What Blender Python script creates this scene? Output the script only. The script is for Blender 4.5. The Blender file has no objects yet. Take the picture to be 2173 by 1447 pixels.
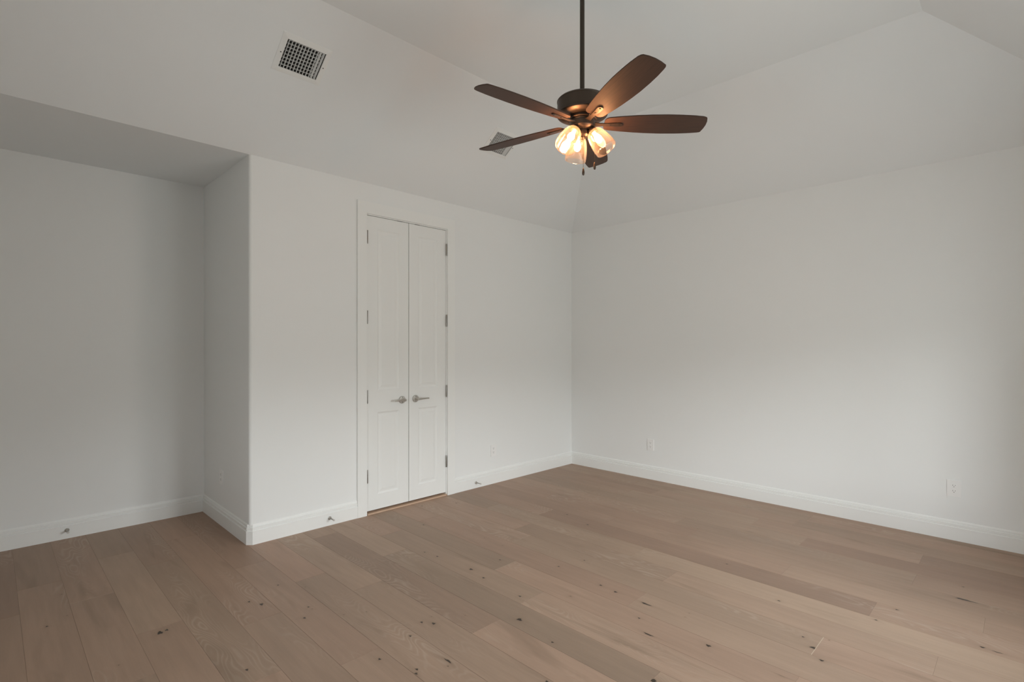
import bpy, bmesh, math, random
from mathutils import Vector, Matrix
SC = bpy.context.scene
C = SC.collection
R = math.radians
# ------------------------------------------------------------------ camera
ZC, SL, FT = 2.75, 0.69, 0.965          # wall height, ceiling pitch, width of the sloped band
ZT = ZC + SL * FT                       # flat top of the tray ceiling
XL, YF = -5.38, -4.40                   # far ends of the room
XA, YA = -3.631, 1.09                   # alcove corner and depth
cam = bpy.data.cameras.new('camera'); cam_o = bpy.data.objects.new('camera', cam); C.objects.link(cam_o)
cam_o.location = (-4.9234, -3.8962, 1.40)
cam_o.rotation_euler = (R(90), 0, -R(45.117))
cam.sensor_width = 36.0; cam.lens = 1105.58 * 36 / 2173; cam.shift_y = 11.0 / 2173
cam.clip_start = 0.02
SC.camera = cam_o
# ------------------------------------------------------------------ view
vs = SC.view_settings
vs.view_transform = 'Standard'; vs.look = 'None'; vs.gamma = 1.0; vs.use_curve_mapping = False
vs.exposure = 0.10
cy = SC.cycles
cy.max_bounces = 10; cy.diffuse_bounces = 7; cy.glossy_bounces = 4; cy.transmission_bounces = 8
cy.transparent_max_bounces = 16; cy.caustics_reflective = False; cy.caustics_refractive = False
cy.use_denoising = True
# ------------------------------------------------------------------ sky (overcast, bright band low over the trees)
SKY = 1.0
world = bpy.data.worlds.new('overcast_sky'); SC.world = world; world.use_nodes = True
nt = world.node_tree; nt.nodes.clear()
wo = nt.nodes.new('ShaderNodeOutputWorld'); bg = nt.nodes.new('ShaderNodeBackground')
tc = nt.nodes.new('ShaderNodeTexCoord'); sp = nt.nodes.new('ShaderNodeSeparateXYZ')
mr = nt.nodes.new('ShaderNodeMapRange'); cr = nt.nodes.new('ShaderNodeValToRGB')
nt.links.new(tc.outputs['Generated'], sp.inputs[0]); nt.links.new(sp.outputs['Z'], mr.inputs['Value'])
mr.inputs['From Min'].default_value = -1; mr.inputs['From Max'].default_value = 1
nt.links.new(mr.outputs[0], cr.inputs[0])
e = cr.color_ramp.elements
stops = [(0.0, (.33, .345, .345)), (0.50, (.35, .365, .365)), (0.552, (.34, .36, .365)), (0.585, (1.0, 1.03, 1.065)),
         (0.66, (1.0, 1.03, 1.065)), (0.70, (.84, .89, .95)), (0.80, (.42, .455, .50)), (1.0, (.34, .37, .41))]
e[0].position = 0; e[0].color = (*stops[0][1], 1); e[1].position = 1; e[1].color = (*stops[-1][1], 1)
for p_, c_ in stops[1:-1]:
    n_ = e.new(p_); n_.color = (*c_, 1)
bg.inputs['Strength'].default_value = 22.3 * SKY
nt.links.new(cr.outputs[0], bg.inputs[0]); nt.links.new(bg.outputs[0], wo.inputs[0])
# window openings in the wall behind the camera (daylight source)
WIN = [(-3.05, -2.32), (-2.24, -1.40)]
WZ0, WZ1 = 0.60, 1.88
for i, (x0, x1) in enumerate(WIN):
    L = bpy.data.lights.new('window_portal', 'AREA'); L.shape = 'RECTANGLE'
    L.size = x1 - x0; L.size_y = WZ1 - WZ0; L.cycles.is_portal = True
    o = bpy.data.objects.new('window_portal', L); C.objects.link(o)
    o.location = ((x0 + x1) / 2, YF - 0.005, (WZ0 + WZ1) / 2); o.rotation_euler = (R(90), 0, 0)

LW = (-2.78, -2.12, 0.90, 1.88)          # small left-wall window, added to brighten the alcove and side wall
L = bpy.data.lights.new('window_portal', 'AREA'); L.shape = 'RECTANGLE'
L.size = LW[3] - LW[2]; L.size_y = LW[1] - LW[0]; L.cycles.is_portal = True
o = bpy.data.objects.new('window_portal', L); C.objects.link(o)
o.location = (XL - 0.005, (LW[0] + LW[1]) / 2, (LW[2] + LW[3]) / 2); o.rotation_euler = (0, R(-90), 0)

# ------------------------------------------------------------------ helpers
def finish(name, bm, mat, parent=None, smooth=False):
    bmesh.ops.recalc_face_normals(bm, faces=bm.faces)
    me = bpy.data.meshes.new(name); bm.to_mesh(me); bm.free()
    if smooth:
        for p in me.polygons: p.use_smooth = True
    mats = mat if isinstance(mat, (list, tuple)) else [mat]
    for m in mats: me.materials.append(m)
    o = bpy.data.objects.new(name, me); C.objects.link(o)
    if parent: o.parent = parent
    return o
def autosmooth(o, ang=35):
    me = o.data
    for p in me.polygons: p.use_smooth = True
    bm = bmesh.new(); bm.from_mesh(me)
    for ed in bm.edges:
        if len(ed.link_faces) == 2:
            ed.smooth = ed.calc_face_angle(0) < R(ang)
        else: ed.smooth = False
    bm.to_mesh(me); bm.free()
    return o
def tag(o, label=None, cat=None, group=None, kind=None):
    if label: o['label'] = label
    if cat: o['category'] = cat
    if group: o['group'] = group
    if kind: o['kind'] = kind
    return o
def empty(name, loc, rot=(0, 0, 0)):
    o = bpy.data.objects.new(name, None); C.objects.link(o); o.location = loc; o.rotation_euler = rot
    o.empty_display_size = 0.05
    return o
def box(bm, x0, x1, y0, y1, z0, z1, M=None):
    vs_ = [bm.verts.new((x, y, z)) for z in (z0, z1) for y in (y0, y1) for x in (x0, x1)]
    for f in ((0, 2, 3, 1), (4, 5, 7, 6), (0, 1, 5, 4), (2, 6, 7, 3), (0, 4, 6, 2), (1, 3, 7, 5)):
        bm.faces.new([vs_[i] for i in f])
    if M: bmesh.ops.transform(bm, matrix=M, verts=vs_)
    return vs_
def bevel(bm, w, seg=2, ang=30):
    ed = [q for q in bm.edges if len(q.link_faces) == 2 and q.calc_face_angle(0) > R(ang)]
    bmesh.ops.bevel(bm, geom=ed, offset=w, segments=seg, profile=0.6, affect='EDGES', clamp_overlap=True)
def lathe(bm, prof, n=48, M=None, cap0=True, cap1=True):
    """prof: list of (radius, z)"""
    rings = []
    allv = []
    for r, z in prof:
        if r < 1e-6:
            v = bm.verts.new((0, 0, z)); rings.append([v]); allv.append(v)
        else:
            rg = [bm.verts.new((r * math.cos(2 * math.pi * k / n), r * math.sin(2 * math.pi * k / n), z)) for k in range(n)]
            rings.append(rg); allv += rg
    for a, b in zip(rings[:-1], rings[1:]):
        for k in range(n):
            k2 = (k + 1) % n
            if len(a) == 1 and len(b) == 1: continue
            if len(a) == 1: bm.faces.new((a[0], b[k], b[k2]))
            elif len(b) == 1: bm.faces.new((a[k], a[k2], b[0]))
            else: bm.faces.new((a[k], a[k2], b[k2], b[k]))
    if cap0 and len(rings[0]) > 1: bm.faces.new(rings[0][::-1])
    if cap1 and len(rings[-1]) > 1: bm.faces.new(rings[-1])
    if M: bmesh.ops.transform(bm, matrix=M, verts=allv)
    return allv
def tube(bm, pts, r, n=12):
    pts = [Vector(p) for p in pts]
    rad = r if isinstance(r, (list, tuple)) else [r] * len(pts)
    rings = []
    for i, p in enumerate(pts):
        d = (pts[min(i + 1, len(pts) - 1)] - pts[max(i - 1, 0)]).normalized()
        u = d.cross(Vector((0, 0, 1)))
        if u.length < 1e-3: u = d.cross(Vector((1, 0, 0)))
        u.normalize(); v = d.cross(u)
        rings.append([bm.verts.new(p + (u * math.cos(2 * math.pi * k / n) + v * math.sin(2 * math.pi * k / n)) * rad[i]) for k in range(n)])
    for a, b in zip(rings[:-1], rings[1:]):
        for k in range(n): bm.faces.new((a[k], a[(k + 1) % n], b[(k + 1) % n], b[k]))
    bm.faces.new(rings[0][::-1]); bm.faces.new(rings[-1])
def prism(bm, outline, y0, y1, axis='Z'):
    lo = []; hi = []
    for a, b in outline:
        if axis == 'Z': lo.append(bm.verts.new((a, b, y0))); hi.append(bm.verts.new((a, b, y1)))
    n = len(outline)
    bm.faces.new(lo[::-1]); bm.faces.new(hi)
    for k in range(n): bm.faces.new((lo[k], lo[(k + 1) % n], hi[(k + 1) % n], hi[k]))

# ------------------------------------------------------------------ materials
def pmat(name, col, rough=0.5, metal=0.0, spec=0.5):
    m = bpy.data.materials.new(name); m.use_nodes = True
    b = m.node_tree.nodes['Principled BSDF']
    b.inputs['Base Color'].default_value = (*col, 1); b.inputs['Roughness'].default_value = rough
    b.inputs['Metallic'].default_value = metal
    if 'Specular IOR Level' in b.inputs: b.inputs['Specular IOR Level'].default_value = spec
    return m
def bump(m, scale, strength, dist=0.002, detail=4):
    n = m.node_tree; b = n.nodes['Principled BSDF']
    t = n.nodes.new('ShaderNodeTexCoord'); no = n.nodes.new('ShaderNodeTexNoise'); bu = n.nodes.new('ShaderNodeBump')
    no.inputs['Scale'].default_value = scale; no.inputs['Detail'].default_value = detail
    bu.inputs['Strength'].default_value = strength; bu.inputs['Distance'].default_value = dist
    n.links.new(t.outputs['Object'], no.inputs['Vector']); n.links.new(no.outputs['Fac'], bu.inputs['Height'])
    n.links.new(bu.outputs['Normal'], b.inputs['Normal'])
    return m
def mottle(m, c0, c1, scale=3.0):
    n = m.node_tree; b = n.nodes['Principled BSDF']
    t = n.nodes.new('ShaderNodeTexCoord'); no = n.nodes.new('ShaderNodeTexNoise'); mx = n.nodes.new('ShaderNodeMix'); mx.data_type = 'RGBA'
    no.inputs['Scale'].default_value = scale; no.inputs['Detail'].default_value = 3
    mx.inputs[6].default_value = (*c0, 1); mx.inputs[7].default_value = (*c1, 1)
    n.links.new(t.outputs['Object'], no.inputs['Vector']); n.links.new(no.outputs['Fac'], mx.inputs[0])
    n.links.new(mx.outputs[2], b.inputs['Base Color'])
    return m
WALLC = (.745, .735, .70)
M_wall = mottle(bump(pmat('wall_paint', WALLC, .85, spec=.2), 160, .08, .001), (.80, .812, .805), (.815, .827, .82), 1.4)
M_ceil = mottle(bump(pmat('ceiling_paint', WALLC, .9, spec=.15), 120, .08, .001), (.795, .815, .82), (.81, .83, .835), 1.1)
M_trim = mottle(pmat('trim_enamel', (.80, .795, .775), .38, spec=.4), (.815, .825, .81), (.83, .84, .825), 2.0)
M_door = mottle(pmat('door_enamel', (.77, .765, .74), .42, spec=.35), (.80, .81, .795), (.815, .825, .81), 2.0)
M_plate = mottle(pmat('plate_plastic', (.80, .80, .79), .3), (.82, .82, .81), (.84, .84, .83), 8)
M_dark = mottle(pmat('dark_cavity', (.03, .028, .026), .8), (.02, .02, .018), (.045, .04, .036), 6)
M_slot = mottle(pmat('slot_dark', (.12, .11, .10), .7), (.10, .095, .09), (.15, .14, .13), 40)
M_nickel = mottle(pmat('satin_nickel', (.55, .53, .49), .36, 1.0), (.50, .48, .44), (.60, .58, .54), 30)
M_hinge = mottle(pmat('hinge_nickel', (.36, .34, .31), .4, 1.0), (.32, .30, .28), (.40, .38, .35), 30)
M_rubber = mottle(pmat('white_rubber', (.62, .60, .57), .7), (.58, .56, .53), (.66, .64, .61), 30)
M_bronze = mottle(bump(pmat('oil_rubbed_bronze', (.09, .068, .052), .42, .75), 90, .05, .0006), (.075, .058, .046), (.105, .078, .060), 12)
M_rod = mottle(pmat('rod_bronze', (.07, .058, .046), .38, .75), (.062, .052, .042), (.080, .066, .052), 12)
M_vent = mottle(pmat('vent_enamel', (.74, .735, .71), .4), (.80, .81, .80), (.82, .83, .82), 10)
M_thresh = mottle(pmat('threshold_oak', (.55, .40, .26), .5), (.50, .34, .24), (.60, .43, .31), 14)
M_rafter = mottle(pmat('closet_paint', (.45, .44, .42), .9), (.43, .42, .40), (.47, .46, .44), 2)
# fan blade wood
def blade_mat():
    m = pmat('blade_wood', (.1, .06, .04), .55, spec=.25); n = m.node_tree; b = n.nodes['Principled BSDF']
    t = n.nodes.new('ShaderNodeTexCoord'); mp = n.nodes.new('ShaderNodeMapping'); no = n.nodes.new('ShaderNodeTexNoise'); r = n.nodes.new('ShaderNodeValToRGB')
    mp.inputs['Scale'].default_value = (3, 60, 20); no.inputs['Scale'].default_value = 3; no.inputs['Detail'].default_value = 6
    r.color_ramp.elements[0].position = .3; r.color_ramp.elements[0].color = (.054, .032, .024, 1)
    r.color_ramp.elements[1].position = .75; r.color_ramp.elements[1].color = (.078, .044, .031, 1)
    n.links.new(t.outputs['Object'], mp.inputs[0]); n.links.new(mp.outputs[0], no.inputs['Vector'])
    n.links.new(no.outputs['Fac'], r.inputs[0]); n.links.new(r.outputs[0], b.inputs['Base Color'])
    return m
M_blade = blade_mat()
# seeded glass of the fan shades: clear, slightly milky where seeds and bubbles sit
def glass_mat():
    m = bpy.data.materials.new('seeded_glass'); m.use_nodes = True; n = m.node_tree; n.nodes.clear()
    out = n.nodes.new('ShaderNodeOutputMaterial'); tr = n.nodes.new('ShaderNodeBsdfTransparent'); gl = n.nodes.new('ShaderNodeBsdfGlossy')
    tl = n.nodes.new('ShaderNodeBsdfTranslucent'); df = n.nodes.new('ShaderNodeBsdfDiffuse')
    lw = n.nodes.new('ShaderNodeLayerWeight'); vo = n.nodes.new('ShaderNodeTexVoronoi'); tc_ = n.nodes.new('ShaderNodeTexCoord')
    rp = n.nodes.new('ShaderNodeValToRGB'); m1 = n.nodes.new('ShaderNodeMixShader'); m2 = n.nodes.new('ShaderNodeMixShader'); m3 = n.nodes.new('ShaderNodeMixShader')
    mth = n.nodes.new('ShaderNodeMath'); mth.operation = 'MULTIPLY_ADD'
    tr.inputs[0].default_value = (.97, .94, .90, 1); gl.inputs[0].default_value = (1, 1, 1, 1); gl.inputs['Roughness'].default_value = .08
    tl.inputs[0].default_value = (.95, .80, .66, 1); df.inputs[0].default_value = (.95, .82, .70, 1)
    vo.inputs['Scale'].default_value = 190; n.links.new(tc_.outputs['Object'], vo.inputs['Vector'])
    rp.color_ramp.elements[0].position = .12; rp.color_ramp.elements[0].color = (1, 1, 1, 1)
    rp.color_ramp.elements[1].position = .30; rp.color_ramp.elements[1].color = (0, 0, 0, 1)
    n.links.new(vo.outputs['Distance'], rp.inputs[0])
    lw.inputs['Blend'].default_value = .28
    n.links.new(rp.outputs[0], mth.inputs[0]); mth.inputs[1].default_value = .10; mth.inputs[2].default_value = .014
    mx = n.nodes.new('ShaderNodeMath'); mx.operation = 'MULTIPLY_ADD'; mx.use_clamp = True
    n.links.new(lw.outputs['Facing'], mx.inputs[0]); mx.inputs[1].default_value = .10; n.links.new(mth.outputs[0], mx.inputs[2])
    m1.inputs[0].default_value = .5; n.links.new(tl.outputs[0], m1.inputs[1]); n.links.new(df.outputs[0], m1.inputs[2])
    n.links.new(mx.outputs[0], m2.inputs[0]); n.links.new(tr.outputs[0], m2.inputs[1]); n.links.new(m1.outputs[0], m2.inputs[2])
    fm = n.nodes.new('ShaderNodeMath'); fm.operation = 'MULTIPLY'; fm.inputs[1].default_value = .45; n.links.new(lw.outputs['Fresnel'], fm.inputs[0]); n.links.new(fm.outputs[0], m3.inputs[0]); n.links.new(m2.outputs[0], m3.inputs[1]); n.links.new(gl.outputs[0], m3.inputs[2])
    n.links.new(m3.outputs[0], out.inputs[0])
    return m
M_glass = glass_mat()
def pane_mat():
    m = bpy.data.materials.new('window_glass'); m.use_nodes = True; n = m.node_tree; n.nodes.clear()
    out = n.nodes.new('ShaderNodeOutputMaterial'); tr = n.nodes.new('ShaderNodeBsdfTransparent'); gl = n.nodes.new('ShaderNodeBsdfGlossy'); m1 = n.nodes.new('ShaderNodeMixShader')
    tr.inputs[0].default_value = (.96, .97, .96, 1); gl.inputs['Roughness'].default_value = .02; m1.inputs[0].default_value = .05
    n.links.new(tr.outputs[0], m1.inputs[1]); n.links.new(gl.outputs[0], m1.inputs[2]); n.links.new(m1.outputs[0], out.inputs[0])
    return m
M_pane = pane_mat()
def emit(name, col, st):
    m = bpy.data.materials.new(name); m.use_nodes = True; n = m.node_tree; n.nodes.clear()
    out = n.nodes.new('ShaderNodeOutputMaterial'); em = n.nodes.new('ShaderNodeEmission')
    em.inputs[0].default_value = (*col, 1); em.inputs[1].default_value = st; n.links.new(em.outputs[0], out.inputs[0])
    return m
M_bulb = emit('lit_bulb', (1.0, .47, .21), 140.0)

# floor: wide oak planks, each with its own tone and grain
def floor_mat():
    m = bpy.data.materials.new('oak_planks'); m.use_nodes = True; n = m.node_tree; b = n.nodes['Principled BSDF']
    def N(t, **k):
        q = n.nodes.new(t)
        for a, v in k.items(): setattr(q, a, v)
        return q
    def math_(op, a, b_=None, c=None, clamp=False):
        q = N('ShaderNodeMath', operation=op, use_clamp=clamp)
        for i, v in enumerate((a, b_, c)):
            if v is None: continue
            if isinstance(v, (int, float)): q.inputs[i].default_value = v
            else: n.links.new(v, q.inputs[i])
        return q.outputs[0]
    def mix(f, a, b_, mode='MIX'):
        q = N('ShaderNodeMix', data_type='RGBA', blend_type=mode)
        for i, v in ((0, f), (6, a), (7, b_)):
            if isinstance(v, (int, float)): q.inputs[i].default_value = v
            elif isinstance(v, tuple): q.inputs[i].default_value = (*v, 1)
            else: n.links.new(v, q.inputs[i])
        return q.outputs[2]
    at = N('ShaderNodeAttribute', attribute_name='plank'); se = N('ShaderNodeSeparateColor')   # r tone, g hue, b seed
    n.links.new(at.outputs['Color'], se.inputs[0])
    mk = N('ShaderNodeAttribute', attribute_name='mark')   # knots / painted highlights at end joints
    sm = N('ShaderNodeSeparateColor'); n.links.new(mk.outputs['Color'], sm.inputs[0])
    tc_ = N('ShaderNodeTexCoord'); off = N('ShaderNodeCombineXYZ')
    n.links.new(math_('MULTIPLY', se.outputs[2], 37.0), off.inputs[0]); n.links.new(math_('MULTIPLY', se.outputs[2], 91.0), off.inputs[1]); n.links.new(math_('MULTIPLY', se.outputs[2], 13.0), off.inputs[2])
    ad = N('ShaderNodeVectorMath', operation='ADD'); n.links.new(tc_.outputs['Object'], ad.inputs[0]); n.links.new(off.outputs[0], ad.inputs[1])
    def noise(scale, vec, detail=4, dist=0.0, rough=.55):
        mp = N('ShaderNodeMapping'); mp.inputs['Scale'].default_value = vec; n.links.new(ad.outputs[0], mp.inputs[0])
        q = N('ShaderNodeTexNoise'); q.inputs['Scale'].default_value = scale; q.inputs['Detail'].default_value = detail
        q.inputs['Distortion'].default_value = dist; q.inputs['Roughness'].default_value = rough
        n.links.new(mp.outputs[0], q.inputs['Vector']); return q.outputs['Fac']
    broad = noise(1.6, (1.0, .35, 1), 3)                       # slow tonal drift
    streak = noise(5.5, (6.0, .45, 1), 5, .3)                  # long streaks
    fine = noise(22, (9.0, .35, 1), 5, .2, .65)                # fine fibre
    # cathedral figure: warped rings stretched along the plank
    mpw = N('ShaderNodeMapping'); mpw.inputs['Scale'].default_value = (1.0, .22, 1); n.links.new(ad.outputs[0], mpw.inputs[0])
    nw = N('ShaderNodeTexNoise'); nw.inputs['Scale'].default_value = 5.0; nw.inputs['Detail'].default_value = 2; n.links.new(mpw.outputs[0], nw.inputs['Vector'])
    ring = math_('SINE', math_('MULTIPLY', nw.outputs['Fac'], 210.0))
    ringm = math_('MULTIPLY_ADD', ring, .5, .5)
    ringm = math_('POWER', ringm, 3.0)
    patch = noise(1.3, (2.2, .5, 1), 2)
    pm = N('ShaderNodeMapRange'); pm.inputs['From Min'].default_value = .54; pm.inputs['From Max'].default_value = .66; n.links.new(patch, pm.inputs['Value'])
    ringm = math_('MULTIPLY', ringm, pm.outputs[0])
    # base tones
    c = mix(se.outputs[1], (.296, .192, .137), (.272, .194, .138))      # reddish <-> olive beige
    t1 = math_('MULTIPLY_ADD', broad, .50, .75)
    t2 = math_('MULTIPLY_ADD', streak, .30, .85)
    t3 = math_('MULTIPLY_ADD', fine, .20, .90)
    tt = math_('MULTIPLY', math_('MULTIPLY', t1, t2), math_('MULTIPLY', t3, se.outputs[0]))
    tt = math_('MULTIPLY', tt, 1.20)
    cmb = N('ShaderNodeCombineXYZ')
    for i in range(3): n.links.new(tt, cmb.inputs[i])
    c = mix(1.0, c, cmb.outputs[0], 'MULTIPLY')
    c = mix(math_('MULTIPLY', ringm, .42), c, (.46, .36, .275))         # limed open grain
    # mineral streaks
    ms = noise(2.3, (3.5, .5, 1), 3, .6); mr_ = N('ShaderNodeMapRange'); mr_.inputs['From Min'].default_value = .60; mr_.inputs['From Max'].default_value = .74
    n.links.new(ms, mr_.inputs['Value'])
    c = mix(math_('MULTIPLY', mr_.outputs[0], .40), c, (.17, .115, .075))
    # knots: halo + core, painted bevel highlight lines
    halo = math_('MULTIPLY', sm.outputs[0], .55)
    c = mix(halo, c, (.13, .085, .052))
    kn = noise(60, (1, 1, 1), 3)
    core = N('ShaderNodeMapRange'); core.inputs['From Min'].default_value = .52; core.inputs['From Max'].default_value = .72
    n.links.new(math_('ADD', sm.outputs[0], math_('MULTIPLY_ADD', kn, .35, -.175)), core.inputs['Value'])
    c = mix(math_('MULTIPLY', core.outputs[0], .93), c, (.028, .020, .013))
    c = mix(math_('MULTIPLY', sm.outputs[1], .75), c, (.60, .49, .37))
    n.links.new(c, b.inputs['Base Color'])
    rr = math_('MULTIPLY_ADD', fine, .14, .40)
    n.links.new(rr, b.inputs['Roughness'])
    b.inputs['Specular IOR Level'].default_value = .35
    bu = N('ShaderNodeBump'); bu.inputs['Strength'].default_value = .25; bu.inputs['Distance'].default_value = .0008
    n.links.new(math_('ADD', fine, math_('MULTIPLY', ringm, .6)), bu.inputs['Height']); n.links.new(bu.outputs[0], b.inputs['Normal'])
    return m
M_floor = floor_mat()
M_gap = mottle(pmat('plank_gap', (.18, .12, .085), .8), (.15, .10, .07), (.20, .14, .10), 9)

# ------------------------------------------------------------------ floor
def build_floor():
    rnd = random.Random(11)
    bm = bmesh.new()
    lp = bm.loops.layers.float_color.new('plank'); lm = bm.loops.layers.float_color.new('mark')
    known = {-3: -.10, -2: -.10, -1: -.30, 0: -.50, 1: -.70, 2: -.90, 3: -1.10, 4: -1.30, 5: -1.50, 6: -1.70, 7: -1.90, 8: -2.09, 9: -2.29,
             10: -2.50, 11: -2.69, 12: -2.885, 13: -3.072, 14: -3.262, 15: -3.455, 16: -3.642, 17: -3.835, 18: -4.03, 19: -4.225,
             20: -4.42, 21: -4.615, 22: -4.81, 23: -5.005, 24: -5.20, 25: -5.38}
    known[-3] = 0.0
    known[-2] = -.10
    joints = {0: [-1.15, -2.34, -3.385], 1: [-.9, -2.74], 2: [-1.9, -3.4], 3: [-.7, -2.1, -3.9], 4: [-1.5, -2.81, -3.73], 5: [-1.0, -3.30], 6: [-.55, -2.0],
              7: [-1.1, -2.34, -3.6], 8: [-1.27, -3.19], 9: [-.43, -2.35], 10: [-1.52, -3.2], 11: [-.5, -1.927, -3.5], 12: [-.84, -2.767],
              13: [-.2, -1.965], 14: [-1.15, -2.6], 15: [.3, -.805, -2.3], 16: [-.35, -1.75], 17: [.5, -1.1, -2.6], 18: [.09, -1.6],
              19: [.45, -.825, -2.5], 20: [-.2, -1.24], 21: [.21, -1.7], 22: [-.155, -1.9], 23: [.4, -1.2], 24: [-.5, -2.2]}
    tone = {(0, 3): .86, (0, 2): 1.05, (1, 2): .84, (4, 1): .97, (4, 2): 1.06, (4, 0): .92, (5, 1): .80, (5, 0): .96, (5, 2): 1.05, (6, 2): 1.10, (6, 1): 1.02,
            (7, 1): .92, (7, 2): 1.04, (8, 0): 1.08, (8, 1): .97, (8, 2): .99, (9, 1): .97, (9, 2): 1.05, (10, 0): .88, (10, 1): 1.04, (10, 2): 1.06,
            (11, 1): .93, (11, 2): 1.07, (12, 0): 1.06, (12, 1): .84, (12, 2): .97, (13, 1): .86, (13, 2): 1.10, (14, 0): 1.05, (14, 1): .93, (14, 2): 1.06,
            (15, 1): 1.10, (15, 2): .94, (16, 0): .90, (16, 1): .96, (17, 1): .98, (17, 2): .92, (18, 0): .92, (18, 1): .97, (19, 1): 1.00, (19, 2): .93,
            (20, 1): .96, (20, 2): .87, (21, 0): .88, (21, 1): 1.00, (22, 0): .90, (22, 1): 1.04, (23, 1): 1.10, (21, 2): 1.0}
    hue = {(5, 1): .15, (1, 2): .1, (4, 2): .6, (10, 0): .8, (12, 1): .9, (13, 1): .5, (15, 1): .1, (22, 1): .5, (21, 1): .45, (6, 2): .9, (6, 1): .8, (6, 0): .7}
    bright = {(8, 1): .85, (10, 0): .55, (8, 0): .45, (20, 0): .45, (12, 0): 0}  # strength of the painted catch-light at plank ends
    GZ = .0006
    planks = []
    keys = [k for k in sorted(known) if k >= -3]
    for k in keys[:-1]:
        xr, xl = known[k], known[k + 1]
        ys = [1.35 if k >= 15 else (.14 if 8 <= k <= 12 else 0.0)] + [j for j in joints.get(k, [])] + [YF]
        ys = sorted(set(ys), reverse=True)
        if k not in joints:
            ys = sorted([ys[0], -rnd.uniform(.6, 2), -rnd.uniform(2.5, 3.8), YF], reverse=True)
        ys[0] = max(ys[0], 1.20)
        for i in range(len(ys) - 1):
            y1, y0 = ys[i], ys[i + 1]
            tn = tone.get((k, i), rnd.uniform(.94, 1.06)); hu = hue.get((k, i), rnd.uniform(.2, .8)); sd = rnd.random()
            g = .00035
            a, b_, c, d = xl + g, xr - g, y0 + g * .6, y1 - g * .6
            bw = .0012
            def face(p, mk=(0, 0, 0)):
                f = bm.faces.new([bm.verts.new(q) for q in p])
                for l in f.loops: l[lp] = (tn, hu, sd, 1); l[lm] = (*mk, 1)
                return f
            # flat top with eased edges
            A, B, Cc, D = (a + bw, c + bw), (b_ - bw, c + bw), (b_ - bw, d - bw), (a + bw, d - bw)
            a0, b0, c0, d0 = (a, c), (b_, c), (b_, d), (a, d)
            face([(*q, 0) for q in (A, B, Cc, D)])
            z = -GZ
            face([(*a0, z), (*b0, z), (*B, 0), (*A, 0)])
            face([(*b0, z), (*c0, z), (*Cc, 0), (*B, 0)])
            face([(*c0, z), (*d0, z), (*D, 0), (*Cc, 0)])
            face([(*d0, z), (*a0, z), (*A, 0), (*D, 0)])
            planks.append((a, b_, c, d, tn, hu, sd))
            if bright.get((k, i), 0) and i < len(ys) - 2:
                w = .0015  # pale strip: catch-light of the end bevel put into the colour
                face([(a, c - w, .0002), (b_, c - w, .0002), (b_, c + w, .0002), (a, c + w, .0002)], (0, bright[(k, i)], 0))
    # knots
    knots = [(-3.88, -0.939, 1.6), (-3.918, -0.862, 1.0), (-4.333, -0.881, 2.0), (-4.304, -0.876, 1.2), (-3.728, -0.77, 0.8), (-3.625, -0.906, 0.6), (-3.713, -1.148, 0.8), (-3.707, -1.183, 0.7), (-3.776, -1.244, 1.1), (-4.719, -0.413, 0.9), (-4.521, -1.058, 0.6), (-4.136, -1.493, 1.0), (-4.559, 0.473, 0.7), (-4.633, -0.019, 0.7), (-4.636, -0.347, 0.6), (-2.788, -1.408, 1.7), (-2.813, -1.552, 1.2), (-3.006, -2.041, 2.0), (-2.825, -1.869, 1.1), (-2.52, -0.524, 1.0), (-1.53, -1.164, 1.0), (-1.61, -1.432, 1.2), (-1.641, -1.91, 0.6), (-2.56, -1.432, 0.9), (-2.832, -0.975, 0.8), (-2.816, -1.095, 1.0), (-2.369, -1.77, 0.9), (-2.176, -1.828, 0.8), (-2.395, -2.112, 1.1), (-2.404, -2.22, 1.3), (-2.626, -2.069, 1.3), (-2.405, -2.416, 1.6), (-2.663, -2.58, 1.3), (-3.174, -1.811, 0.7), (-3.339, -1.76, 1.4), (-3.375, -1.707, 1.0), (-3.305, -1.697, 0.6), (-3.487, -1.772, 0.9), (-3.616, -1.356, 0.7), (-3.519, -1.415, 0.7), (-3.69, -1.832, 1.0), (-3.615, -2.011, 1.0), (-3.634, -2.034, 1.0), (-3.482, -2.06, 1.2), (-3.506, -2.089, 0.7), (-3.043, -2.293, 0.9), (-2.561, -2.467, 0.8), (-2.961, -2.775, 2.0), (-2.376, -1.263, 0.6), (-2.371, -1.07, 0.6), (-1.861, -1.519, 0.6), (-2.69, -0.166, 0.8), (-1.978, -0.262, 0.8), (-2.245, -0.116, 0.8), (-3.28, -2.465, 1.0), (-1.395, -0.368, 0.7), (-1.305, -0.39, 0.7), (-1.575, -2.511, 0.8), (-1.858, -2.914, 1.0), (-1.723, -3.335, 0.9), (-1.519, -3.392, 1.0), (-1.124, -3.638, 2.2), (-2.156, -3.119, 0.8), (-2.223, -3.18, 1.7), (-2.1, -3.215, 0.7), (-2.305, -3.235, 1.2), (-2.55, -2.828, 1.5), (-2.331, -2.626, 0.5), (-2.384, -2.63, 0.6), (-1.663, -3.737, 1.2), (-1.668, -3.788, 0.9), (-0.876, -2.399, 1.6), (-1.088, -2.084, 0.7), (-2.549, -3.149, 1.5), (-0.924, -3.617, 0.8)]
    longk = {(-2.405, -2.416), (-2.663, -2.58), (-1.124, -3.638), (-0.876, -2.399), (-2.549, -3.149), (-3.482, -2.06), (-1.668, -3.788)}
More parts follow.
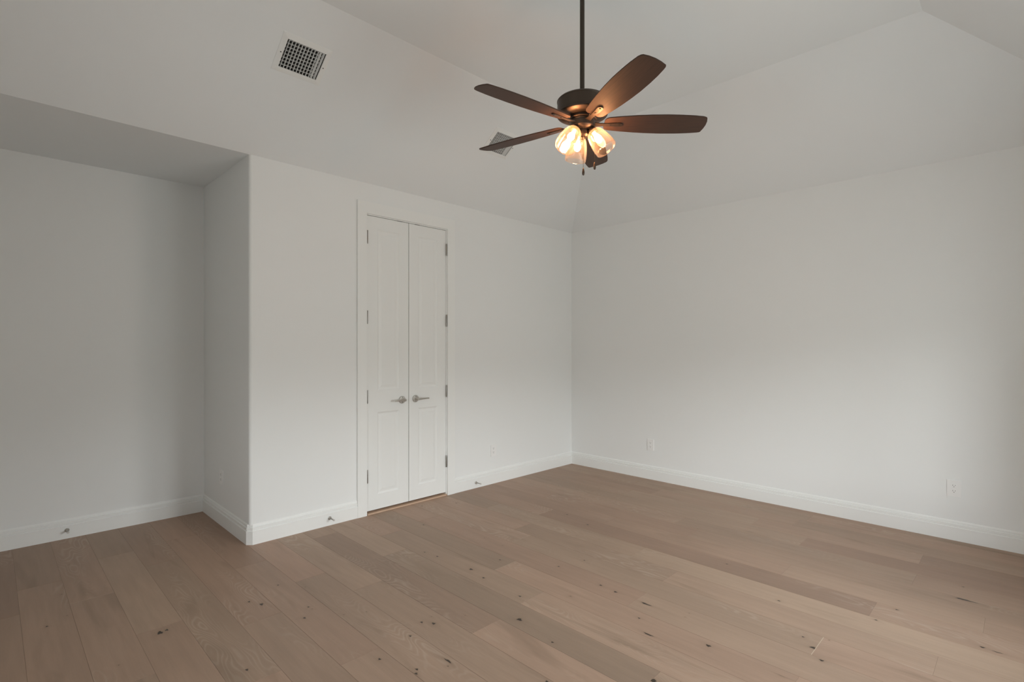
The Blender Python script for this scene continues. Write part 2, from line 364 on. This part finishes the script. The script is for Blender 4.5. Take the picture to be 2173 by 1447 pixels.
    for kx, ky, s in knots:
        P = next((p for p in planks if p[0] <= kx <= p[1] and p[2] <= ky <= p[3]), None)
        if not P: continue
        lng = (kx, ky) in longk
        peak = .62 if s < .75 else .86
        if (kx, ky) in ((-0.876, -2.399), (-2.626, -2.069), (-2.549, -3.149)): peak = .60
        rx = .0105 * s * (.75 if lng else 1); ry = .0150 * s * (2.6 if lng else 1)
        n_ = 20; zk = .0003
        rings = []
        for q, wgt in ((0, 1), (.38, .90), (.62, .50), (1.0, .24), (1.7, .11), (3.2, 0)):
            ring = []
            for j in range(1 if q == 0 else n_):
                an = 2 * math.pi * j / n_
                jit = 1 + (.22 * math.sin(3 * an + kx * 50) + .12 * math.sin(5 * an + ky * 70)) if q else 1
                x = min(max(kx + rx * q * jit * math.cos(an), P[0] + .001), P[1] - .001)
                y = min(max(ky + ry * q * jit * math.sin(an), P[2] + .001), P[3] - .001)
                ring.append(((x, y, zk - q * .0001), wgt))
            rings.append(ring)
        for ra, rb in zip(rings[:-1], rings[1:]):
            for j in range(n_):
                j2 = (j + 1) % n_
                pts = [ra[0], rb[j], rb[j2]] if len(ra) == 1 else [ra[j], rb[j], rb[j2], ra[j2]]
                try: f = bm.faces.new([bm.verts.new(p[0]) for p in pts])
                except ValueError: continue
                for l, p in zip(f.loops, pts):
                    l[lp] = (P[4], P[5], P[6], 1); l[lm] = (p[1] * peak, 0, 0, 1)
    nf = len(bm.faces)
    for v in (): pass
    # subfloor slab carrying the planks (seen only as the dark line in the gaps)
    s = box(bm, XL - .2, .2, YF - .2, 1.3, -.12, -.0012)
    bm.faces.ensure_lookup_table()
    for f in bm.faces[nf:]: f.material_index = 1
    me = bpy.data.meshes.new('floor')
    bmesh.ops.recalc_face_normals(bm, faces=bm.faces[nf:])
    bm.normal_update()
    for f in bm.faces[:nf]:
        if f.normal.z < 0: f.normal_flip()
    bm.to_mesh(me); bm.free()
    me.materials.append(M_floor); me.materials.append(M_gap)
    o = bpy.data.objects.new('floor', me); C.objects.link(o)
    tag(o, 'wide plank light oak floor with scattered dark knots', 'floor', kind='structure')
build_floor()

# ------------------------------------------------------------------ walls
DX0, DX1, DZ = -2.715, -1.890, 2.492      # closet door opening
T = .14
def structure(name, bm, mat, label=None, cat=None):
    o = finish(name, bm, mat); tag(o, label, cat, kind='structure'); return o
bm = bmesh.new()
box(bm, -3.45, DX0, 0, T, 0, ZC); box(bm, DX1, T, 0, T, 0, ZC); box(bm, DX0, DX1, 0, T, DZ, ZC)
structure('wall_back', bm, M_wall, 'off-white wall holding the narrow double closet doors', 'wall')
bm = bmesh.new()
box(bm, 0, T, YF - T, 0, 0, ZC)
structure('wall_right', bm, M_wall, 'bare off-white wall right of the far corner', 'wall')
bm = bmesh.new()
r_ = .022
out = [(-3.45, 0)] + [(XA + r_ - r_ * math.sin(t), r_ - r_ * math.cos(t)) for t in [R(a) for a in range(0, 91, 9)]] + [(XA, YA), (-3.45, YA)]
prism(bm, out, 0, ZC)
o = structure('wall_alcove_side', bm, M_wall, 'short off-white return wall of the alcove with a rounded corner', 'wall'); autosmooth(o, 30)
bm = bmesh.new(); box(bm, XL - T, -3.45, YA, YA + T, 0, ZC)
structure('wall_alcove_back', bm, M_wall, 'recessed off-white wall at the back of the alcove', 'wall')
bm = bmesh.new()
box(bm, XL - T, XL, YF - T, LW[0], 0, ZC); box(bm, XL - T, XL, LW[1], YA, 0, ZC)
box(bm, XL - T, XL, LW[0], LW[1], 0, LW[2]); box(bm, XL - T, XL, LW[0], LW[1], LW[3], ZC)
structure('wall_left', bm, M_wall, 'off-white wall left of the camera', 'wall')
bm = bmesh.new()
xs = [XL] + [v for w in WIN for v in w] + [0]
for i in range(0, len(xs), 2): box(bm, xs[i], xs[i + 1], YF - T, YF, 0, ZC)
for x0, x1 in WIN:
    box(bm, x0, x1, YF - T, YF, 0, WZ0); box(bm, x0, x1, YF - T, YF, WZ1, ZC)
structure('wall_front', bm, M_wall, 'off-white window wall behind the camera', 'wall')
for i, (x0, x1) in enumerate(WIN):
    bm = bmesh.new(); w = .045
    ya, yb = YF - .11, YF - .05
    box(bm, x0, x0 + w, ya, yb, WZ0, WZ1); box(bm, x1 - w, x1, ya, yb, WZ0, WZ1)
    box(bm, x0 + w, x1 - w, ya, yb, WZ0, WZ0 + w); box(bm, x0 + w, x1 - w, ya, yb, WZ1 - w, WZ1)
    fr = structure('window_%d' % (i + 1), bm, M_trim, 'white framed window behind the camera', 'window')
    bm = bmesh.new(); box(bm, x0 + w, x1 - w, YF - .083, YF - .079, WZ0 + w, WZ1 - w)
    finish('pane', bm, M_pane, fr)
bm = bmesh.new(); w = .045; xa, xb = XL - .11, XL - .05  # frame of the added fill-light window
box(bm, xa, xb, LW[0], LW[0] + w, LW[2], LW[3]); box(bm, xa, xb, LW[1] - w, LW[1], LW[2], LW[3])
box(bm, xa, xb, LW[0] + w, LW[1] - w, LW[2], LW[2] + w); box(bm, xa, xb, LW[0] + w, LW[1] - w, LW[3] - w, LW[3])
fr = structure('window_3', bm, M_trim, 'small white framed window added in the left wall for fill light', 'window')
bm = bmesh.new(); box(bm, XL - .083, XL - .079, LW[0] + w, LW[1] - w, LW[2] + w, LW[3] - w); finish('pane', bm, M_pane, fr)
# unseen wall added outside, left of the windows, to shade the right corner
bm = bmesh.new(); box(bm, -4.35, -4.05, -5.5, YF - T - .002, -.1, 3.2)
structure('light_blocker_wall', bm, M_rafter, 'unseen wall added beside the windows to block daylight', 'wall')
# ceiling: alcove soffit, four sloped bands, flat top
bm = bmesh.new()
def V(*p): return bm.verts.new(p)
F = FT
c0 = V(XL, YF, ZC); c1 = V(0, YF, ZC); c2 = V(0, 0, ZC); c3 = V(XL, 0, ZC)
VENTS = [(-3.534, -.653), (-1.756, -.612)]
t0 = V(XL + F, YF + F, ZT); t1 = V(-F, YF + F, ZT); t2 = V(-F, -F, ZT); t3 = V(XL + F, -F, ZT)
bm.faces.new((t0, t1, t2, t3))
for a, b, c, d in ((c0, c1, t1, t0), (c1, c2, t2, t1), (c2, c3, t3, t2), (c3, c0, t0, t3)): bm.faces.new((a, b, c, d))
s0 = V(XL, YA, ZC); s1 = V(XA + .08, YA, ZC); s2 = V(XA + .08, 0, ZC)
# alcove soffit shares the front edge
for f in list(bm.faces): pass
bm.faces.new((c3, s2, s1, s0))
# openings for the two air vents in the back slope
HX, HY = .122, .0955 / math.sqrt(1 + SL * SL)
for vx, vy in VENTS:
    for co, no in (((vx - HX, 0, 0), (1, 0, 0)), ((vx + HX, 0, 0), (1, 0, 0)), ((0, vy - HY, 0), (0, 1, 0)), ((0, vy + HY, 0), (0, 1, 0))):
        fs = [f for f in bm.faces if all(-F - .001 <= v.co.y <= .001 for v in f.verts) and abs(f.calc_center_median().x - vx) < 6 and f.calc_center_median().y < -.01]
        fs = [f for f in fs if all(abs(v.co.z - (ZC - SL * v.co.y)) < 1e-3 for v in f.verts)]
        g_ = set(fs) | {e_ for f in fs for e_ in f.edges} | {v for f in fs for v in f.verts}
        bmesh.ops.bisect_plane(bm, geom=list(g_), plane_co=co, plane_no=no)
    dead = [f for f in bm.faces if abs(f.calc_center_median().x - vx) < HX and abs(f.calc_center_median().y - vy) < HY and f.calc_center_median().z < ZT - .01]
    bmesh.ops.delete(bm, geom=dead, context='FACES')
me = bpy.data.meshes.new('ceiling'); bmesh.ops.recalc_face_normals(bm, faces=bm.faces)
for f in bm.faces:
    if f.normal.z > 0: f.normal_flip()
bm.to_mesh(me); bm.free(); me.materials.append(M_ceil)
ceil = bpy.data.objects.new('ceiling', me); C.objects.link(ceil)
tag(ceil, 'off-white ceiling sloping up from the walls to a flat top', 'ceiling', kind='structure')
so = ceil.modifiers.new('thickness', 'SOLIDIFY'); so.thickness = .10; so.offset = -1
# closet behind the doors
bm = bmesh.new()
box(bm, -3.3, -1.3, .75, .80, 0, ZC); box(bm, -3.35, -3.3, T, .80, 0, ZC); box(bm, -1.3, -1.25, T, .80, 0, ZC); box(bm, -3.3, -1.3, T, .75, ZC - .05, ZC)
structure('wall_closet', bm, M_rafter, 'plain inside walls of the closet behind the double doors', 'wall')

# ------------------------------------------------------------------ baseboards
PROF = [(0, 0), (.015, 0), (.015, .094), (.0085, .0975), (.0080, .1005), (.0125, .1030), (.0120, .118), (.0055, .1215), (.0050, .1245), (.0085, .1265), (.007, .135), (.003, .141), (0, .142)]
def sweep(names, pts, labels):
    """baseboard pieces along a polyline, mitred where they meet; the room lies to the right of the path"""
    pts = [Vector(p) for p in pts]
    rings = []
    for i, p in enumerate(pts):
        ns = []
        if i > 0: d = (pts[i] - pts[i - 1]).normalized(); ns.append(Vector((d.y, -d.x)))
        if i < len(pts) - 1: d = (pts[i + 1] - pts[i]).normalized(); ns.append(Vector((d.y, -d.x)))
        if len(ns) == 2:
            m = (ns[0] + ns[1]).normalized(); m = m / m.dot(ns[0])
        else: m = ns[0]
        rings.append([(p.x + m.x * q, p.y + m.y * q, z) for q, z in PROF])
    i = 0
    for name, count, label in zip(names[0], names[1], labels):
        bm = bmesh.new()
        n = len(PROF)
        rv = [[bm.verts.new(v) for v in rings[i + k]] for k in range(count + 1)]
        for a, b in zip(rv[:-1], rv[1:]):
            for k in range(n): bm.faces.new((a[k], a[(k + 1) % n], b[(k + 1) % n], b[k]))
        bm.faces.new(rv[0]); bm.faces.new(rv[-1][::-1])
        structure(name, bm, M_trim, label, 'baseboard')
        i += count
sweep((('baseboard_alcove_back', 'baseboard_alcove_side', 'baseboard_back'), (1, 2, 1)),
      [(XL, YA), (XA, YA), (XA, .024), (XA + .024, 0), (-2.806, 0)],
      ['white profiled baseboard along the alcove back wall', 'white profiled baseboard on the alcove return wall with a clipped corner piece',
       'white profiled baseboard between the alcove corner and the closet doors'])
sweep((('baseboard_back_right', 'baseboard_right'), (1, 1)), [(-1.799, 0), (0, 0), (0, YF)],
      ['white profiled baseboard between the closet doors and the far corner', 'long white profiled baseboard under the right wall'])
# ------------------------------------------------------------------ closet doors
bm = bmesh.new()
cw = .091; ct = .018
def casing_bar(bm, x0, x1, z0, z1): box(bm, x0, x1, -ct, 0, z0, z1)
rv = .008
box(bm, DX0 - cw, DX0 - rv, -ct, 0, 0, DZ + .006); box(bm, DX1 + .005, DX1 + cw, -ct, 0, 0, DZ + .006); box(bm, DX0 - cw, DX1 + cw, -ct, 0, DZ + .006, DZ + .102)
bevel(bm, .003, 2)
# jamb lining
jt = .002
box(bm, DX0, DX0 + jt, 0, T, 0, DZ); box(bm, DX1 - jt, DX1, 0, T, 0, DZ); box(bm, DX0, DX1, 0, T, DZ - jt, DZ)
box(bm, DX0, DX0 + .012, .045, .07, 0, DZ); box(bm, DX1 - .012, DX1, .045, .07, 0, DZ); box(bm, DX0, DX1, .045, .07, DZ - .012, DZ)
o = structure('trim_1', bm, M_trim, 'flat white casing around the narrow double closet doors', 'door casing')
bm = bmesh.new(); box(bm, DX0 + .002, DX1 - .002, -.0165, T, .0006, .0125); bevel(bm, .002, 1)
structure('trim_2', bm, M_thresh, 'pale wooden threshold strip under the closet doors', 'threshold')

def leaf(name, x0, x1, sgn, label):
    """one door leaf: two raised panels, front face at y=+.004; sgn -1 hinges left, +1 hinges right"""
    root = empty(name, ((x0 + x1) / 2, 0, 0)); tag(root, label, 'door', kind='structure')
    cx_ = (x0 + x1) / 2
    a, b = x0 - cx_, x1 - cx_
    yf, yb = .004, .040
    z0, z1 = .029, DZ - .0055
    bm = bmesh.new()
    px0, px1 = a + .098, b - .098
    pan = [(.155, .845), (1.03, z1 - .105)]
    # solid around panels
    box(bm, a, px0, yf, yb, z0, z1); box(bm, px1, b, yf, yb, z0, z1)
    zz = [z0, pan[0][0], pan[0][1], pan[1][0], pan[1][1], z1]
    for k in (0, 2, 4): box(bm, px0, px1, yf, yb, zz[k], zz[k + 1])
    bmesh.ops.remove_doubles(bm, verts=bm.verts, dist=1e-5)
    sl = finish('door_slab', bm, M_door, root)
    for p0, p1 in pan:
        bm = bmesh.new()
        # moulded recess then raised field
        steps = [(0, 0.0), (.004, .0026), (.012, .0055), (.020, .0058), (.036, .0030), (.040, .0018)]
        rings = []
        for ins, dep in steps:
            rings.append([bm.verts.new((xx, yf + dep, z_)) for xx, z_ in ((px0 + ins, p0 + ins), (px1 - ins, p0 + ins), (px1 - ins, p1 - ins), (px0 + ins, p1 - ins))])
        for q, w in zip(rings[:-1], rings[1:]):
            for k in range(4): bm.faces.new((q[k], q[(k + 1) % 4], w[(k + 1) % 4], w[k]))
        bm.faces.new(rings[-1])
        bk = [bm.verts.new((xx, yb - .002, z_)) for xx, z_ in ((px0, p0), (px1, p0), (px1, p1), (px0, p1))]
        bm.faces.new(bk[::-1])
        for k in range(4): bm.faces.new((rings[0][k], bk[k], bk[(k + 1) % 4], rings[0][(k + 1) % 4]))
        finish('raised_panel', bm, M_door, root)
    hx = a if sgn < 0 else b
    for zc in (2.305, 1.640, .980, .320):
        bm = bmesh.new()
        M = Matrix.Translation((hx + sgn * .0022, -.0075, 0))
        prof = [(0, zc - .056), (.0045, zc - .055), (.0055, zc - .051)] + [(.0055, zc + .051), (.0045, zc + .055), (0, zc + .056)]
        lathe(bm, prof, 12, M)
        for s in (-.017, .017): lathe(bm, [(.0058, zc + s - .0006), (.0048, zc + s), (.0058, zc + s + .0006)], 12, M, False, False)
        autosmooth(finish('hinge', bm, M_hinge, root), 40)
    # lever handle
    lx = (b - .067) if sgn < 0 else (a + .067)
    lz = .932
    bm = bmesh.new()
    Mr = Matrix.Translation((lx, yf, lz)) @ Matrix.Rotation(R(90), 4, 'X')
    lathe(bm, [(.0305, 0), (.0325, .002), (.0325, .006), (.030, .009), (.016, .0105), (0, .0105)], 40, Mr)
    ros = autosmooth(finish('handle_rosette', bm, M_nickel, root), 30)
    for s in (-1, 1):
        bm = bmesh.new(); lathe(bm, [(.0042, 0), (.0042, .0012), (0, .0016)], 14, Matrix.Translation((lx, yf - .0095, lz + s * .0215)) @ Matrix.Rotation(R(90), 4, 'X'))
        q = finish('screw', bm, M_slot, ros)
    bm = bmesh.new()
    lathe(bm, [(.0115, .008), (.0105, .014), (.0100, .042), (.0112, .047), (.0112, .058), (.009, .0605), (0, .0605)], 28, Mr)
    s = sgn
    pts = [(lx, yf - .052, lz), (lx + s * .016, yf - .054, lz), (lx + s * .05, yf - .056, lz + .001), (lx + s * .095, yf - .055, lz + .001), (lx + s * .112, yf - .052, lz)]
    tube(bm, pts, [.0095, .0088, .0072, .0064, .0056], 16)
    autosmooth(finish('lever', bm, M_nickel, root), 40)
    if sgn < 0:
        bm = bmesh.new(); box(bm, b - .016, b + .020, yb + .0005, yb + .010, z0, z1); finish('astragal', bm, M_door, root)
    # ball catch in the top edge
    bm = bmesh.new()
    kx = (b - .086) if sgn < 0 else (a + .088)
    box(bm, kx - .024, kx + .024, yf - .003, yf + .03, z1 - .0005, z1 + .0042); bevel(bm, .001, 1)
    finish('ball_catch', bm, M_slot, root)
    return root
XM = -2.302
leaf('door_1', DX0 + .004, XM - .0028, -1, 'left leaf of the white double closet doors, lever pointing left')
leaf('door_2', XM + .0028, DX1 - .0032, 1, 'right leaf of the white double closet doors, lever pointing right')

# ------------------------------------------------------------------ door stops
def door_stop(x, y, z, label):
    root = empty('door_stop', (x, y, z)); tag(root, label, 'door stop', 'door stops on the baseboards')
    Mx = Matrix.Rotation(R(90), 4, 'X')
    bm = bmesh.new(); lathe(bm, [(.0125, 0), (.0135, .002), (.0125, .006), (.007, .010), (.0055, .014)], 24, Mx); autosmooth(finish('base', bm, M_nickel, root), 35)
    bm = bmesh.new()
    prof = [(.0042, .012)]
    for k in range(20): prof += [(.0048, .014 + k * .0026), (.0040, .0153 + k * .0026)]
    prof += [(.0045, .067)]
    lathe(bm, prof, 14, Mx); finish('spring', bm, M_nickel, root, True)
    bm = bmesh.new(); lathe(bm, [(.0062, .065), (.0068, .068), (.0068, .076), (.0050, .080), (0, .081)], 18, Mx); autosmooth(finish('rubber_tip', bm, M_rubber, root), 35)
door_stop(-4.522, YA - .015, .062, 'small metal door stop on the alcove back baseboard')
door_stop(-3.045, -.015, .058, 'small metal door stop on the baseboard left of the closet doors')
door_stop(-1.532, -.015, .055, 'small metal door stop on the baseboard right of the closet doors')

# ------------------------------------------------------------------ outlets
def outlet(loc, rz, label, cx=0.0, w=.072):
    """duplex receptacle; local -Y faces the room"""
    root = empty('wall_outlet', loc, (0, 0, rz)); tag(root, label, 'outlet', 'white wall outlets')
    bm = bmesh.new(); box(bm, -w / 2, w / 2, -.0065, 0, -.058, .058); bevel(bm, .0025, 3)
    pl = autosmooth(finish('cover_plate', bm, M_plate, root), 40)
    for s in (1, -1):
        bm = bmesh.new()
        o_ = [(.0165 * math.copysign(abs(math.cos(t)) ** .7, math.cos(t)), .0135 * math.copysign(abs(math.sin(t)) ** .7, math.sin(t))) for t in [2 * math.pi * k / 28 for k in range(28)]]
        prism(bm, o_, .0055, .0078)
        bmesh.ops.transform(bm, matrix=Matrix.Translation((0, 0, s * .0195)) @ Matrix.Rotation(R(90), 4, 'X'), verts=bm.verts)
        rc = autosmooth(finish('socket', bm, M_plate, root), 40)
        bm = bmesh.new(); zc = s * .0195
        box(bm, -.0078, -.0056, -.0083, -.0077, zc + .000, zc + .0085); box(bm, .0056, .0078, -.0083, -.0077, zc + .001, zc + .0080)
        lathe(bm, [(.0026, .0077), (.0026, .0083)], 12, Matrix.Translation((0, 0, zc - .0065)) @ Matrix.Rotation(R(90), 4, 'X'))
        finish('slots', bm, M_slot, rc)
    bm = bmesh.new(); lathe(bm, [(.0032, .0055), (.0028, .0068), (0, .0070)], 14, Matrix.Rotation(R(90), 4, 'X')); finish('screw', bm, M_plate, root)
outlet((0, -1.057, .362), R(-90), 'white outlet on the right wall, the one nearer the far corner')
outlet((0, -3.503, .372), R(-90), 'white outlet on the right wall, the one nearer the picture edge', w=.080)
outlet((-1.284, 0, .335), 0, 'white outlet low on the back wall right of the closet doors')
outlet((XA, .612, .372), R(-90), 'white outlet on the shaded side wall of the alcove')

# ------------------------------------------------------------------ ceiling vents on the slope above the back wall
def vent(x, y, label):
    z = ZC - SL * y
    ang = math.atan(SL)
    root = empty('ceiling_vent', (x, y, z)); tag(root, label, 'vent', 'white ceiling air vents')
    # local frame: X along the wall, Y up the slope, -Z into the room
    root.rotation_euler = (-ang, 0, 0)
    W, H = .240, .188; fw_ = .034
    bm = bmesh.new()
    steps = [(fw_ + .002, 0), (fw_, -.003), (.004, -.0075), (0, -.0055), (0, .0)]
    rings = []
    for ins, dz in [(fw_, -.0002), (fw_ - .002, -.0030), (.006, -.0080), (0, -.0085), (-.0005, -.002)]:
        rings.append([bm.verts.new((sx * (W / 2 + ins), sy * (H / 2 + ins), dz)) for sx, sy in ((-1, -1), (1, -1), (1, 1), (-1, 1))])
    for q, w in zip(rings[:-1], rings[1:]):
        for k in range(4): bm.faces.new((q[k], q[(k + 1) % 4], w[(k + 1) % 4], w[k]))
    inner = rings[-1]; outer = rings[0]
    for k in range(4): bm.faces.new((inner[k], inner[(k + 1) % 4], outer[(k + 1) % 4], outer[k]))
    finish('frame', bm, M_vent, root)
    # box behind
    bm = bmesh.new()
    A_, B_ = W / 2 + .0012, H / 2 + .0012
    for q in ((-A_, -A_ + .001, -B_, B_), (A_ - .001, A_, -B_, B_), (-A_, A_, -B_, -B_ + .001), (-A_, A_, B_ - .001, B_)): box(bm, *q, -.004, .098)
    box(bm, -A_, A_, -B_, B_, .097, .099)
    finish('duct', bm, M_dark, root)
    # cross bars (rear) then vanes (front)
    for k in range(8):
        y_ = -H / 2 + H * (k + .5) / 8
        bm = bmesh.new(); box(bm, -W / 2, W / 2, y_ - .0012, y_ + .0012, .008, .021); finish('cross_bar', bm, M_vent, root)
    n = 12
    for k in range(n):
        x_ = -W / 2 + W * (k + .6) / n
        bm = bmesh.new()
        Mv = Matrix.Translation((x_, 0, -.0085)) @ Matrix.Rotation(R(4 if k < 10 else -25), 4, 'Y')
        box(bm, -.0011, .0011, -H / 2, H / 2, .0015, .0175, Mv); finish('vane', bm, M_vent, root)
    for s in (-1, 1):
        bm = bmesh.new(); lathe(bm, [(.004, -.0075), (.0034, -.0092), (0, -.0096)], 14, Matrix.Translation((s * (W / 2 + .014), 0, 0))); finish('screw', bm, M_slot, root)
vent(-3.534, -.653, 'square white ceiling vent on the slope above the alcove')
vent(-1.756, -.612, 'square white ceiling vent partly hidden behind a fan blade')

# ------------------------------------------------------------------ ceiling fan
FX, FY = -2.688, -2.199
def fan():
    root = empty('ceiling_fan', (FX, FY, 0)); root.location = (FX, FY, 2.60)
    tag(root, 'dark bronze five-blade ceiling fan with three lit seeded glass shades', 'ceiling fan')
    Z0 = 2.60
    def L(z): return z - Z0
    bm = bmesh.new(); lathe(bm, [(.0125, L(2.70)), (.0125, L(ZT - .02))], 24); finish('downrod', bm, M_rod, root, False); autosmooth(root.children[-1], 40)
    bm = bmesh.new(); lathe(bm, [(.022, L(ZT - .075)), (.045, L(ZT - .07)), (.066, L(ZT - .03)), (.068, L(ZT - .002)), (.066, L(ZT))], 40); autosmooth(finish('canopy', bm, M_bronze, root), 35)
    # motor housing
    bm = bmesh.new()
    lathe(bm, [(0, L(2.722)), (.020, L(2.722)), (.024, L(2.718)), (.110, L(2.716)), (.128, L(2.713)), (.1345, L(2.706)), (.1345, L(2.703)), (.1325, L(2.701)),
               (.1325, L(2.640)), (.1350, L(2.637)), (.1350, L(2.633)), (.1320, L(2.629)), (.1180, L(2.622)), (.1000, L(2.619)), (.080, L(2.618)), (0, L(2.618))], 72)
    autosmooth(finish('motor_housing', bm, M_bronze, root), 25)
    bm = bmesh.new(); lathe(bm, [(0, L(2.622)), (.078, L(2.622)), (.080, L(2.616)), (.080, L(2.604)), (.074, L(2.601)), (0, L(2.601))], 48); autosmooth(finish('flywheel', bm, M_bronze, root), 30)
    bm = bmesh.new()
    lathe(bm, [(0, L(2.606)), (.062, L(2.606)), (.0690, L(2.602)), (.0705, L(2.597)), (.0685, L(2.594)), (.0690, L(2.590)), (.0655, L(2.566)), (.058, L(2.556)), (.046, L(2.550)), (0, L(2.549))], 56)
    autosmooth(finish('switch_housing', bm, M_bronze, root), 28)
    hs = root.children[-1]
    # three tiny dark slots on the near face of the switch housing
    for k in range(3):
        an = R(-118 + k * 5.5)
        bm = bmesh.new(); box(bm, .0672, .0700, -.0022, .0022, L(2.583), L(2.588), Matrix.Rotation(an, 4, 'Z')); finish('slot', bm, M_slot, hs)
    bm = bmesh.new()
    lathe(bm, [(0, L(2.552)), (.036, L(2.552)), (.037, L(2.545)), (.034, L(2.524)), (.026, L(2.514)), (.012, L(2.510)), (.009, L(2.503)), (0, L(2.502))], 40)
    autosmooth(finish('light_fitter', bm, M_bronze, root), 30)
    # blades
    zb = L(2.589)
    pit = R(-13)
    for k in range(5):
        an = R(217.3 - 45.117 + 72 * k)
        base = Matrix.Rotation(an, 4, 'Z')
        # blade: outline along radius
        us = [(.118, .028), (.124, .040), (.14, .048), (.20, .0565), (.28, .0650), (.36, .0705), (.44, .0730), (.52, .0715), (.58, .0680), (.63, .0625)]
        us = [(u, h_ * 1.05) for u, h_ in us]
        up = [(u, h_) for u, h_ in us] + [(.650, .0618), (.655, .0575)]        # +t edge, a little shorter
        lo = [(u, -h_) for u, h_ in us] + [(.645, -.0605), (.653, -.0545)]      # -t edge, a little longer
        tip = [(.6615, .030), (.664, .0), (.661, -.030)]
        outl = lo[:] + tip[::-1] + up[::-1]
        bm = bmesh.new(); prism(bm, outl, -.003, .003)
        bevel(bm, .0012, 2, 50)
        for v in bm.verts: v.co.z -= .00 * v.co.x
        M = base @ Matrix.Translation((0, 0, zb)) @ Matrix.Rotation(pit, 4, 'X')
        bl = finish('blade', bm, M_blade, root); bl.matrix_local = M
        # bracket: arm from flywheel, widening to a rounded plate under the blade
        bm = bmesh.new()
        o2 = [(.066, -.017), (.095, -.0115), (.12, -.0100), (.150, -.0120), (.190, -.0145)]
        arc = [(.200 + .0145 * math.cos(t), .0145 * math.sin(t)) for t in [R(a) for a in range(-75, 76, 15)]]
        o3 = o2 + arc + [(u, -v) for u, v in o2[::-1]]
        prism(bm, o3, -.0085, -.0035); bevel(bm, .0012, 1, 50)
        br = finish('blade_bracket', bm, M_bronze, root); br.matrix_local = M
        for u in (.150, .198):
            bm = bmesh.new(); lathe(bm, [(.0048, -.0084), (.0042, -.0105), (0, -.0112)], 14, Matrix.Translation((u, 0, 0)))
            sc_ = finish('screw', bm, M_rod, br)
    # light kit
    for az in (100, 220, -20):
        an = R(az - 45.117); tilt = R(35)
        d = Vector((math.cos(an) * math.sin(tilt), math.sin(an) * math.sin(tilt), -math.cos(tilt)))
        p0 = Vector((math.cos(an) * .046, math.sin(an) * .046, L(2.5535)))
        M = Matrix.Translation(p0) @ d.to_track_quat('Z', 'Y').to_matrix().to_4x4()
        bm = bmesh.new(); 
        tube(bm, [(math.cos(an) * .018, math.sin(an) * .018, L(2.538)), (math.cos(an) * .036, math.sin(an) * .036, L(2.543)), p0 + d * .012], [.010, .0105, .012], 16)
        lathe(bm, [(0, .002), (.018, .004), (.0235, .010), (.0245, .026), (.0225, .031), (0, .031)], 28, M)
        so_ = autosmooth(finish('socket_cup', bm, M_bronze, root), 40)
        # shade: open bell
        prof = [(.0215, .018), (.0290, .0195), (.0370, .026), (.0430, .036), (.0490, .055), (.0540, .080), (.0575, .105), (.0590, .128), (.0588, .145)]
        inn = [(r - .0028, z) for r, z in prof[::-1]]
        inn[-1] = (.0215, .0208)
        bm = bmesh.new(); lathe(bm, prof + [(.0574, .1465)] + inn, 48, M, False, False)
        vs_ = bm.verts
        sh = finish('glass_shade', bm, M_glass, root, True)
        sh['label'] = 'clear seeded glass bell shade glowing warm'
        # bulb
        bm = bmesh.new(); lathe(bm, [(0, .030), (.009, .031), (.010, .042), (.012, .048), (.0165, .058), (.0190, .069), (.0175, .081), (.0120, .090), (.005, .094), (0, .095)], 28, M)
        finish('bulb', bm, M_bulb, root, True)
    # pull chains
    f_ = Vector((math.sin(R(45.117)), math.cos(R(45.117)))); r2 = Vector((math.cos(R(45.117)), -math.sin(R(45.117))))
    for rx, fy, ztop, zb_, in ((.0015, -.034, 2.536, 2.300), (.062, -.028, 2.560, 2.332)):
        p = r2 * rx + f_ * fy
        bm = bmesh.new()
        n = int((ztop - (zb_ + .036)) / .0034)
        for i in range(n):
            zz = ztop - i * .0034
            lathe(bm, [(0, L(zz)), (.0013, L(zz - .0010)), (.0013, L(zz - .0023)), (0, L(zz - .0033))], 6, Matrix.Translation((p.x, p.y, 0)))
        ch = finish('pull_chain', bm, M_bronze, root)
        bm = bmesh.new(); lathe(bm, [(0, L(zb_)), (.0045, L(zb_ + .002)), (.0066, L(zb_ + .010)), (.0064, L(zb_ + .020)), (.0040, L(zb_ + .033)), (.0022, L(zb_ + .040)), (0, L(zb_ + .041))], 20, Matrix.Translation((p.x, p.y, 0)))
        finish('pull_knob', bm, M_bronze, ch, True)
fan()
